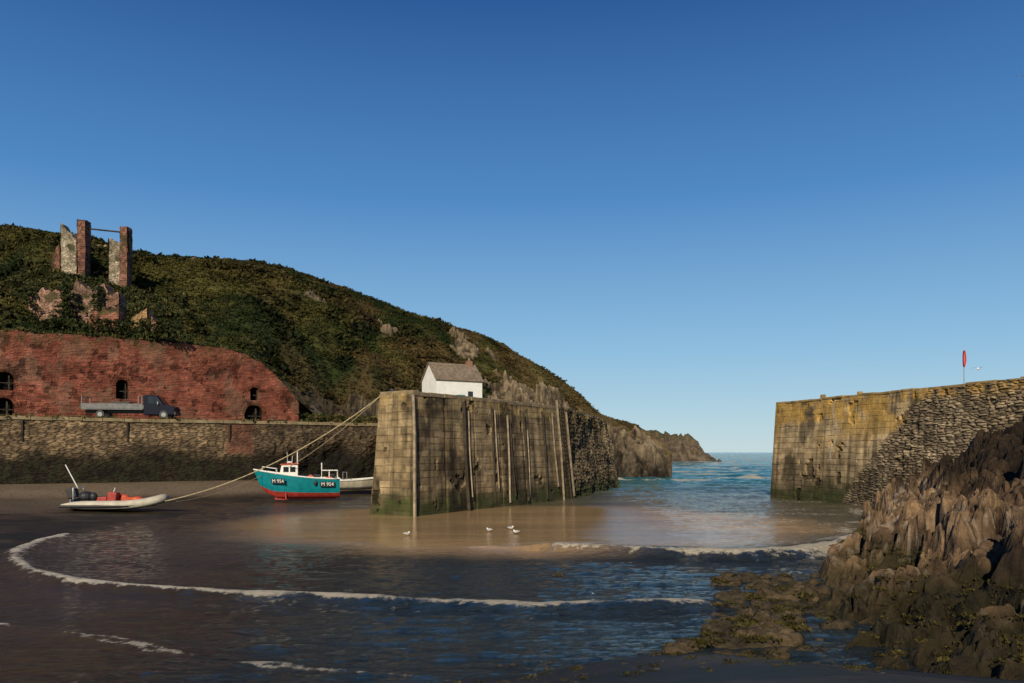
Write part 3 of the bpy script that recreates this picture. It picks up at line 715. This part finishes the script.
b=MB();b.tube([(1.0,-.5,.7),(1.0,-.5,1.4),(1.0,.5,1.4),(1.0,.5,.7)],.03,6);b.box((.2,0,.62),(.3,1.3,.05));b.box((1.9,0,.8),(.25,.3,.5));b.obj('frame_and_thwart',M_steel,sb)
s2=empty('dinghy',(br(344,66),66.,.6),math.radians(20))
hull(s2,2.6,1.2,.55,(M_timberp,M_grey,M_white),4);b=MB();b.box((.2,0,.45),(.25,1.0,.05));b.obj('thwart',M_timberp,s2)
s3=empty('dinghy',(br(446,66),66.,zt+.05),math.radians(30));hull(s3,2.2,1.1,.5,(M_teal,M_teal,M_white),4)
# ---- RIB
YI=45.5
rb=empty('inflatable_boat',(br(117,YI),YI,max(.0,float(ground_z(np.array([br(117,YI)]),np.array([YI]))[0]))+.0),math.radians(3))
pts=[];rs=[]
for k in range(41):
    t=k/40
    a=-1+2*t
    x=-2.6+5.2*(1-abs(a)**2.4) ;y=1.0*np.sign(a)*min(1,abs(a)*1.15)**.75
    pts.append((x,y,.42+.32*max(0,(x-.5)/2.1)**2));rs.append(.24 if abs(a)<.93 else .24-.18*(abs(a)-.93)/.07)
b=MB();b.tube(pts,rs,14);b.obj('tubes',M_cream,rb,smooth=True)
b=MB();b.tube([(x,y*1.2 if abs(y)>.5 else y,z-.06) for x,y,z in pts],.09,6);b.obj('rubbing_strake',M_black,rb)
b=MB();ro=[]
for i in range(13):
    s=i/12;x=-2.3+4.4*s;w=.92*(1-max(0,s-.4)**2*1.9);ro.append([(x,-w,.38+.2*s*s),(x,-w*.5,.16+.15*s*s),(x,0,.0+.35*s**3),(x,w*.5,.16+.15*s*s),(x,w,.38+.2*s*s)])
b.surf(ro);b.obj('hull',M_black,rb)
b=MB();b.box((-.2,0,.36),(4.1,1.5,.06));b.box((-2.2,0,.5),(.08,1.6,.5));b.obj('deck_and_transom',M_grey,rb)
b=MB();b.box((-.2,0,.72),(.5,.55,.75),0,math.radians(8));b.box((-.85,0,.6),(.7,.4,.45));b.obj('console_and_seat',M_red,rb,.04)
b=MB();b.box((.65,.1,.65),(.8,.7,.3),.3);b.ell((1.2,-.2,.7),(.35,.3,.16));b.ell((.2,.4,.75),(.35,.25,.2));b.obj('lifejackets_and_bags',M_orange,rb,.04)
b=MB();b.box((-2.45,0,1.05),(.5,.42,.55),0,math.radians(-12));b.box((-2.5,0,.6),(.2,.18,.8),0,math.radians(-10));b.cyl((-2.75,0,.18),(-2.4,0,.2),.08);b.ell((-1.75,.1,.85),(.42,.4,.3));b.ell((-1.2,-.2,.85),(.2,.2,.25));b.obj('outboard_engine',M_black,rb,.06)
b=MB();b.tube([(-2.15,.6,.5),(-2.15,.6,1.35),(-2.15,-.6,1.35),(-2.15,-.6,.5)],.03,6);b.tube([(-2.2,.1,1.3),(-2.9,.1,2.65)],.03,6);b.tube([(-.2,0,1.05),(-.1,0,1.35)],.02,6);b.obj('a_frame_and_aerial',M_white,rb)
def rope(name,a,c,sag,r=.025):
    a=Vector(a);c=Vector(c);b=MB();b.tube([a.lerp(c,k/24)+Vector((0,0,-sag*4*(k/24)*(1-k/24))) for k in range(25)],r,6);b.obj(name,M_rope)
pa=(TL[0]+.05,TL[1]-.03,zt-.1)
rope('mooring_rope',pa,(br(160,45.5),45.4,.65),.9,.03)
rope('mooring_rope.001',pa,(br(288,56),56,2.4),.25,.022)
rope('mooring_rope.002',(br(262,55.6),55.6,1.9),(br(163,45.5),45.5,.6),.35,.018)
b=MB();b.ell((br(62,46),46,.1),(.1,.1,.1));b.obj('mooring_buoy',M_orange,smooth=True)

# ---- flatbed truck
YT=69.
tr=empty('flatbed_truck',(br(130,YT),YT,6.33),math.radians(9),1.)
b=MB();b.prism([(1.35,.35),(3.85,.35),(3.92,.95),(3.75,1.12),(3.05,1.22),(2.45,2.02),(1.45,2.06),(1.35,1.9)],-.95,.95);b.obj('cab',M_navy,tr,.06)
b=MB();b.prism([(1.75,1.3),(2.85,1.3),(2.42,1.9),(1.75,1.92)],-.965,.965)
b.add([(3.07,-.8,1.24),(3.07,.8,1.24),(2.5,.75,1.99),(2.5,-.75,1.99)],[(0,1,2,3)]);b.obj('windows',M_glass,tr)
b=MB();b.box((2.28,-.97,1.6),(.06,.012,.62));b.obj('door_pillar',M_navy,tr)
b=MB();b.box((-1.15,0,.82),(4.9,2.0,.10));b.box((-1.15,-1.0,1.08),(4.9,.05,.42));b.box((-1.15,1.0,1.08),(4.9,.05,.42));b.box((-3.6,0,1.08),(.05,2.0,.42));b.obj('flatbed_dropsides',M_grey,tr,.01)
b=MB()
for x in(1.25,.95):
    for y in(-.95,.95):b.cyl((x,y,.8),(x,y,1.95),.035,n=6)
b.box((1.25,0,1.95),(.06,1.95,.06));b.box((1.25,0,1.6),(.04,1.9,.05));b.box((-3.55,0,1.9),(.05,1.95,.05));b.cyl((-3.55,-.95,1.2),(-3.55,-.95,1.92),.03,n=6);b.cyl((-3.55,.95,1.2),(-3.55,.95,1.92),.03,n=6)
b.obj('ladder_rack',M_steel,tr)
b=MB();b.box((0,0,.62),(7.0,.8,.22));b.box((3.9,0,.5),(.12,1.9,.25));b.box((-.6,0,1.2),(1.4,1.2,.5));b.obj('chassis_and_load',M_black,tr)
b=MB()
for x in(3.0,-2.1):
    for y in(-.92,.92):b.cyl((x,y-.11,.36),(x,y+.11,.36),.36,n=24)
b.obj('tyres',M_black,tr,.03)
b=MB()
for x in(3.0,-2.1):
    for y in(-.92,.92):b.cyl((x,y-.12,.36),(x,y+.12,.36),.19,n=16)
b.obj('wheel_rims',M_steel,tr)
b=MB();b.box((3.84,-.7,.92),(.12,.32,.16));b.box((3.84,.7,.92),(.12,.32,.16));b.box((2.55,-1.05,1.35),(.1,.16,.25));b.obj('headlights_and_mirror',M_steel,tr,.02)

# ================================================================ RIGHT PIER
rpz=empty('breakwater_pier')
A=np.array([20.46,62.]);dv=np.array([5.7,-21.]);B_=A+dv*1.9;zr=7.3
on=np.array([-.965,-.262])
Ab=A+on*.5+np.array([-.05,0]);Bb=B_+on*.5
zone=lambda U,H_,s:(U-(10.6+(H_-3.0)*.95+2.0*(fbm(U*.3,H_*.3,3,s)-.5)))
def rp2(U,H_,s):
    e1,r1=bpat(.40,1.3)(U,H_,s);e2,r2=rpat(.15,.55)(U,H_,s+9)
    m=zone(U,H_,61)>0
    return np.where(m,e2,e1),np.where(m,r2,r1)
def modR(U,H_,C,D,n,n2,Lu,H):
    C,D=modp(61)(U,H_,C,D,n,n2,Lu,H)
    m=ss(0,.5,zone(U,H_,61))
    e2,r2=rpat(.15,.55)(U,H_,70)
    D=D+m*(.07*ss(0,.04,e2)*(r2*.9+.4)-.03)
    st=lerp((.13,.095,.058),(.40,.31,.20),np.clip(r2*.8+.4*(n-.5),0,1))*(.4+1.1*n2)[...,None]
    C=C*(1-.75*m)[...,None]+st*(.75*m)[...,None]
    C=C*(1-m*.75*(1-ss(0,.03,e2)))[...,None]
    oc=ss(3.4,7.0,H_)*ss(.43,.60,fbm(U*.7,H_*.7,6,88,.6))*(1-m)*.8
    oc=np.maximum(oc,ss(H-.9,H-.3,H_)*.65*ss(.40,.5,n2));C=C*(1-oc)[...,None]+np.array([.36,.215,.05])*oc[...,None]
    lo=1-ss(2.5,3.6,H_+1.2*(n-.5));C=C*(1-.35*lo)[...,None]
    C=C*1.4
    pl=np.exp(-((U-7.2+.3*np.sin(H_*2))/.09)**2)*ss(3.,4,H_)*.7;C=C*(1-pl)[...,None]+np.array([.5,.46,.4])*pl[...,None]
    return C,D
masonry('channel_face',(Ab[0],Ab[1],-.6),(Bb[0],Bb[1],-.6),(A[0],A[1],zr),(B_[0],B_[1],zr),.045,rp2,.022,(.21,.15,.08),(.38,.285,.16),(.12,.085,.05),61,mod=modR,parent=rpz,mw=.035)
A2=(27,65.);B2=(38,25.)
masonry('end_face',(A2[0],A2[1],-.6),(Ab[0],Ab[1],-.6),(A2[0],A2[1],zr),(A[0],A[1],zr),.12,bpat(.42,1.2),.05,(.20,.15,.085),(.40,.30,.17),(.06,.045,.028),62,mod=modp(62),parent=rpz)
masonry('seaward_face',(B2[0],B2[1],-.6),(A2[0],A2[1],-.6),(B2[0],B2[1],zr),(A2[0],A2[1],zr),.2,bpat(.42,1.2),.05,(.20,.15,.085),(.40,.30,.17),(.06,.045,.028),63,parent=rpz)
b=MB();b.add([(A[0],A[1],zr),(B_[0],B_[1],zr),(B2[0],B2[1],zr),(A2[0],A2[1],zr)],[(0,1,2,3)]);b.obj('deck',M_conc,rpz)
M_cop=mat_plain('lichened_coping',(.27,.185,.075),.95,0,.5,1.2,.2,.4)
coping((A[0],A[1],zr-.04),(B_[0],B_[1],zr-.04),rpz,'coping',.7,.16,.03,M_cop,5)
b=MB()
for px,Y in((823,58.5),(860,55.5)):
    x=br(px,Y);b.box((x,Y,zr+.2),(.3,.3,.4),.3)
b.obj('mooring_posts',M_cop,rpz,.05)
fp=empty('warning_flag_pole',(br(964,45.5),45.5,zr));b=MB();b.tube([(0,0,0),(0,0,2.0)],.025,8);b.obj('pole',M_steel,fp)
b=MB();ro=[]
for i in range(9):
    z=1.98-i*.115;ww=.04+.12*math.sin(i/8*math.pi)**.7
    ro.append([(.0,0,z),(ww*.6,-.07,z-.01),(ww,.03,z-.04),(ww*.75,.1,z-.02)])
b.surf(ro);b.surf([[(-x*.5,-y,z) for x,y,z in r] for r in ro]);b.obj('red_flag',mat_plain('red_flag_cloth',(.5,.03,.03),.8),fp)

# ================================================================ SHORE ROCKS on the right
d_,y_=np.meshgrid(np.concatenate([np.linspace(-2.2,9,420),np.linspace(9.05,17,100)]),np.concatenate([np.linspace(7,30,520),np.linspace(30.08,62,330)]),indexing='ij')
XBv=np.interp(y_,XB_Y+[62],XB_X+[27.5])
XX=XBv+d_
sl=np.interp(y_,[7,13,17,21,28,62],[.18,.20,.30,.44,.58,.58])
dd=d_+1.8*(fbm(XX*.35,y_*.35,5,400,.6)-.5)
z0=np.where(dd>0,sl*dd**1.02,dd*.4)
z0=np.minimum(z0,4.8+.8*(fbm(XX*.2,y_*.2,3,5)-.5))
env=ss(-.7,1.1,dd)
wx=XX+.9*(fbm(XX*.6,y_*.6,4,431)-.5);wy=y_+.9*(fbm(XX*.6,y_*.6,4,432)-.5)
Ax=wx*.80+wy*.6;Ay=-wx*.6+wy*.80
f1,e1,I1=facet(Ax*.45,Ay*.75,401,1.6,.42);f2,e2,I2=facet(Ax*1.1+.3,Ay*1.9,402,1.8,.38);f3,e3,I3=facet(Ax*2.8,Ay*4.2,403,1.8,.34);f4,e4,I4=facet(Ax*7,Ay*9,404,1.8,.3)
am=np.interp(y_,[7,18,30,60],[.6,.85,1.15,1.25])
z0=z0+env*am*(f1*1.15+f2*.50+f3*.20+f4*.06+(fbm(XX*3.2,y_*3.2,5,404,.6)-.5)*.22+(fbm(XX*.9,y_*.9,4,418)-.5)*.5+(fbm(XX*.5,y_*.5,3,408)-.5)*.8)
z0=z0-.15*(1-env)-.02
jx=(fbm(XX*1.3,y_*1.3,4,405)-.5)*.7*env;jy=(fbm(XX*1.3,y_*1.3,4,406)-.5)*.7*env
n=fbm(XX*.7,y_*.7,5,407)
Cc=lerp((.055,.034,.020),(.26,.165,.092),ss(.25,.75,n*.5+I1*.15+I2*.2+I3*.15))
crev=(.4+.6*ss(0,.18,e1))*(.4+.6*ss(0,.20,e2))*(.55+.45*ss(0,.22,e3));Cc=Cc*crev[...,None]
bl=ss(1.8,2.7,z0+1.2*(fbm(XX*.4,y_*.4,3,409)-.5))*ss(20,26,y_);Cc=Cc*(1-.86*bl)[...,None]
barn=ss(.60,.68,vn2(XX*11,y_*11,9))*ss(.45,.6,fbm(XX*.9,y_*.9,3,410))*(z0<2.2);Cc=Cc*(1-.5*barn)[...,None]+np.array([.36,.29,.22])*.5*barn[...,None]
sw=(1-ss(.4,1.2,z0+1.1*(n-.5)));Cc=Cc*(1-.8*sw)[...,None]+np.array([.032,.027,.008])*(.8*sw)[...,None]
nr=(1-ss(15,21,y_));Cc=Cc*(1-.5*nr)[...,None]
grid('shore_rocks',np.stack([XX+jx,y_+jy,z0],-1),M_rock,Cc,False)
V=[];Fq=[];Cq=[];off=0
def boulder(x,y,s,h,sd,col,zz=0):
    global off
    nu,nv=26,14
    t,p=np.meshgrid(np.linspace(0,2*np.pi,nu),np.linspace(0,np.pi/2+.3,nv),indexing='ij')
    cx_,cy_=np.cos(t)*np.sin(p),np.sin(t)*np.sin(p)
    f,_,_=facet(cx_*1.6+sd,cy_*1.6+np.cos(p)*1.2,sd,1.6)
    r=1+.35*f+.5*(fbm(cx_*2.5+sd,cy_*2.5+p*.5,4,sd)-.5)
    P=np.stack([x+s*r*cx_,y+s*.8*r*cy_,zz+h*r*np.cos(p)-.03],-1)
    id=np.arange(nu*nv).reshape(nu,nv)+off
    V.append(P.reshape(-1,3));Fq.append(np.stack([id[:-1,:-1],id[:-1,1:],id[1:,1:],id[1:,:-1]],-1).reshape(-1,4))
    Cq.append((np.array(col)*(.4+1.2*fbm(P[...,0]*4,P[...,1]*4,3,sd))[...,None]).reshape(-1,3));off+=nu*nv
def wpt(px,y):Yv=F_*HC/(y-452.);return (px-512)/F_*Yv,Yv
rr=random.Random(8);weedc=[];weeds=[]
for k in range(130):
    t=rr.random();py=575+75*t+rr.gauss(0,4);px=rr.gauss(768,26)
    x,y=wpt(px,py);s=rr.uniform(.07,.34)
    boulder(x,y,s,s*rr.uniform(.35,.7),k,(.055,.042,.024))
    if rr.random()<.6:weedc.append((x,y,s*.4));weeds.append(s*.7)
for px,py,s in[(690,648,.35),(755,640,.6),(745,600,.4),(728,583,.35),(800,600,.7),(780,620,.5),(655,655,.12),(735,622,.25),(560,575,.10),(640,662,.10),(765,632,.5),(712,606,.2)]:
    x,y=wpt(px,py)
    for q_ in range(4):boulder(x+rr.gauss(0,s*.6),y+rr.gauss(0,s*.5),s*rr.uniform(.35,.8),s*.45,200+int(px)+q_,(.085,.06,.033))
    for q_ in range(8):weedc.append((x+rr.gauss(0,s*.5),y+rr.gauss(0,s*.4),s*.22));weeds.append(s*.5)
for k in range(320):
    y=rr.uniform(9.5,13.3);px=rr.uniform(280,900);x=(px-512)/F_*y;zz=float(ground_z(np.array([x]),np.array([y]))[0]);s=rr.uniform(.015,.07)
    boulder(x,y,s,s*.6,500+k,(.06,.05,.036),max(0,zz))
    if k%3==0:weedc.append((x,y,max(0,zz)+.01));weeds.append(s*1.6)
quads_mesh('weed_covered_boulders',np.concatenate(V),np.concatenate(Fq),M_rock,np.concatenate(Cq),True)
ii=RNG.integers(60,330,3600);jj=RNG.integers(0,640,3600);kk=(z0[ii,jj]>.02)&(z0[ii,jj]<1.0)&(n[ii,jj]<.58)
wc=np.array(weedc);wc=np.repeat(wc,3,0)+RNG.normal(0,.10,(len(wc)*3,3))*np.array([1,1,.1])
wr=np.stack([(XX+jx)[ii,jj],(y_+jy)[ii,jj],z0[ii,jj]],-1)[kk]
ws=np.concatenate([np.repeat(np.array(weeds),3)*.7,.08+.12*RNG.random(len(wr))]);wc=np.concatenate([wc,wr])
scrub('seaweed',wc,ws,np.tile(np.array([[.048,.040,.010]]),(len(wc),1))*(.4+1.1*RNG.random((len(wc),1))),20,.22,.3)

# ================================================================ GULLS
def gull(name,px,py,rz,fly=None):
    x,y=wpt(px,py) if fly is None else (br(px,fly[0]),fly[0])
    e=empty(name,(x,y,0.03 if fly is None else fly[1]),rz,.55 if fly is None else .6)
    b=MB();b.ell((0,0,.14),(.20,.085,.085));b.ell((.17,0,.24),(.055,.045,.05));b.tube([(.10,0,.18),(.16,0,.23)],[.06,.045],8);b.prism([(-.15,.17),(-.32,.19),(-.32,.175),(-.15,.11)],-.03,.03);b.obj('body_and_head',M_gull,e,smooth=True)
    b=MB();b.cyl((.215,0,.237),(.275,0,.225),.014,.004,6);b.cyl((.02,.03,.08),(.02,.03,-.06),.008,n=5);b.cyl((.02,-.03,.08),(.02,-.03,-.06),.008,n=5);b.obj('beak_and_legs',M_orange,e)
    b=MB()
    if fly is None:
        for sg in(-1,1):b.ell((-.05,sg*.065,.17),(.19,.03,.055))
    else:
        for sg in(-1,1):b.surf([[(.08,sg*.05,.17),(-.06,sg*.05,.17)],[(.12,sg*.32,.30),(-.03,sg*.32,.29)],[(.0,sg*.66,.22),(-.06,sg*.64,.22)]])
    b.obj('wings',M_gullg,e,smooth=True)
gull('gull',407,536,.4);gull('gull.001',489,532,2.6);gull('gull.002',511,530,.2);gull('gull.003',516,534,3.0)
gull('gull.004',978,0,.5,(46,8.2));gull('gull.005',1019,0,1.2,(90,45.7))

# ================================================================ LIGHT, SKY, CAMERA
el=math.radians(28);az=np.array([-.20,-.98]);az/=np.linalg.norm(az)
sd=Vector((az[0]*math.cos(el),az[1]*math.cos(el),math.sin(el)))
sl_=bpy.data.lights.new('sun','SUN');sl_.energy=5.0;sl_.angle=math.radians(.5);sl_.color=(1,.87,.65)
so=link(bpy.data.objects.new('sun',sl_));so.rotation_euler=(-sd).to_track_quat('-Z','Y').to_euler();so.location=(0,-20,40)
w=bpy.data.worlds.new('World');scene.world=w;w.use_nodes=True
N=w.node_tree.nodes;Lk=w.node_tree.links
sk=N.new('ShaderNodeTexSky');sk.sky_type='NISHITA';sk.sun_disc=False
sk.sun_elevation=el;sk.sun_rotation=math.atan2(az[0],az[1]);sk.air_density=1.0;sk.dust_density=.0;sk.ozone_density=3;sk.altitude=0
tc=N.new('ShaderNodeTexCoord');sx=N.new('ShaderNodeSeparateXYZ');Lk.new(tc.outputs['Generated'],sx.inputs[0])
cr=N.new('ShaderNodeValToRGB');Lk.new(sx.outputs['Z'],cr.inputs[0]);R=cr.color_ramp
stops=[(0,(.48,.65,.72)),(.04,(.41,.61,.73)),(.127,(.25,.49,.72)),(.30,(.070,.245,.56)),(.49,(.017,.095,.32)),(1,(.007,.045,.19))]
R.elements[0].position=0;R.elements[0].color=(*stops[0][1],1);R.elements[1].position=1;R.elements[1].color=(*stops[-1][1],1)
for p_,c_ in stops[1:-1]:
    e=R.elements.new(p_);e.color=(*c_,1)
sc=N.new('ShaderNodeVectorMath');sc.operation='SCALE';sc.inputs['Scale'].default_value=1/.085;Lk.new(cr.outputs[0],sc.inputs[0])
mx=N.new('ShaderNodeMix');mx.data_type='RGBA';mx.inputs['Factor'].default_value=.86;Lk.new(sk.outputs[0],mx.inputs['A']);Lk.new(sc.outputs[0],mx.inputs['B'])
bg=N['Background'];bg.inputs[1].default_value=.085
Lk.new(mx.outputs['Result'],bg.inputs[0])
cam=bpy.data.cameras.new('camera');co=link(bpy.data.objects.new('camera',cam));co.location=(0,0,HC);co.rotation_euler=(math.pi/2,0,0)
cam.sensor_width=36;cam.lens=36*F_/1024;cam.shift_y=110.5/1024;cam.clip_start=.1;cam.clip_end=20000
scene.camera=co
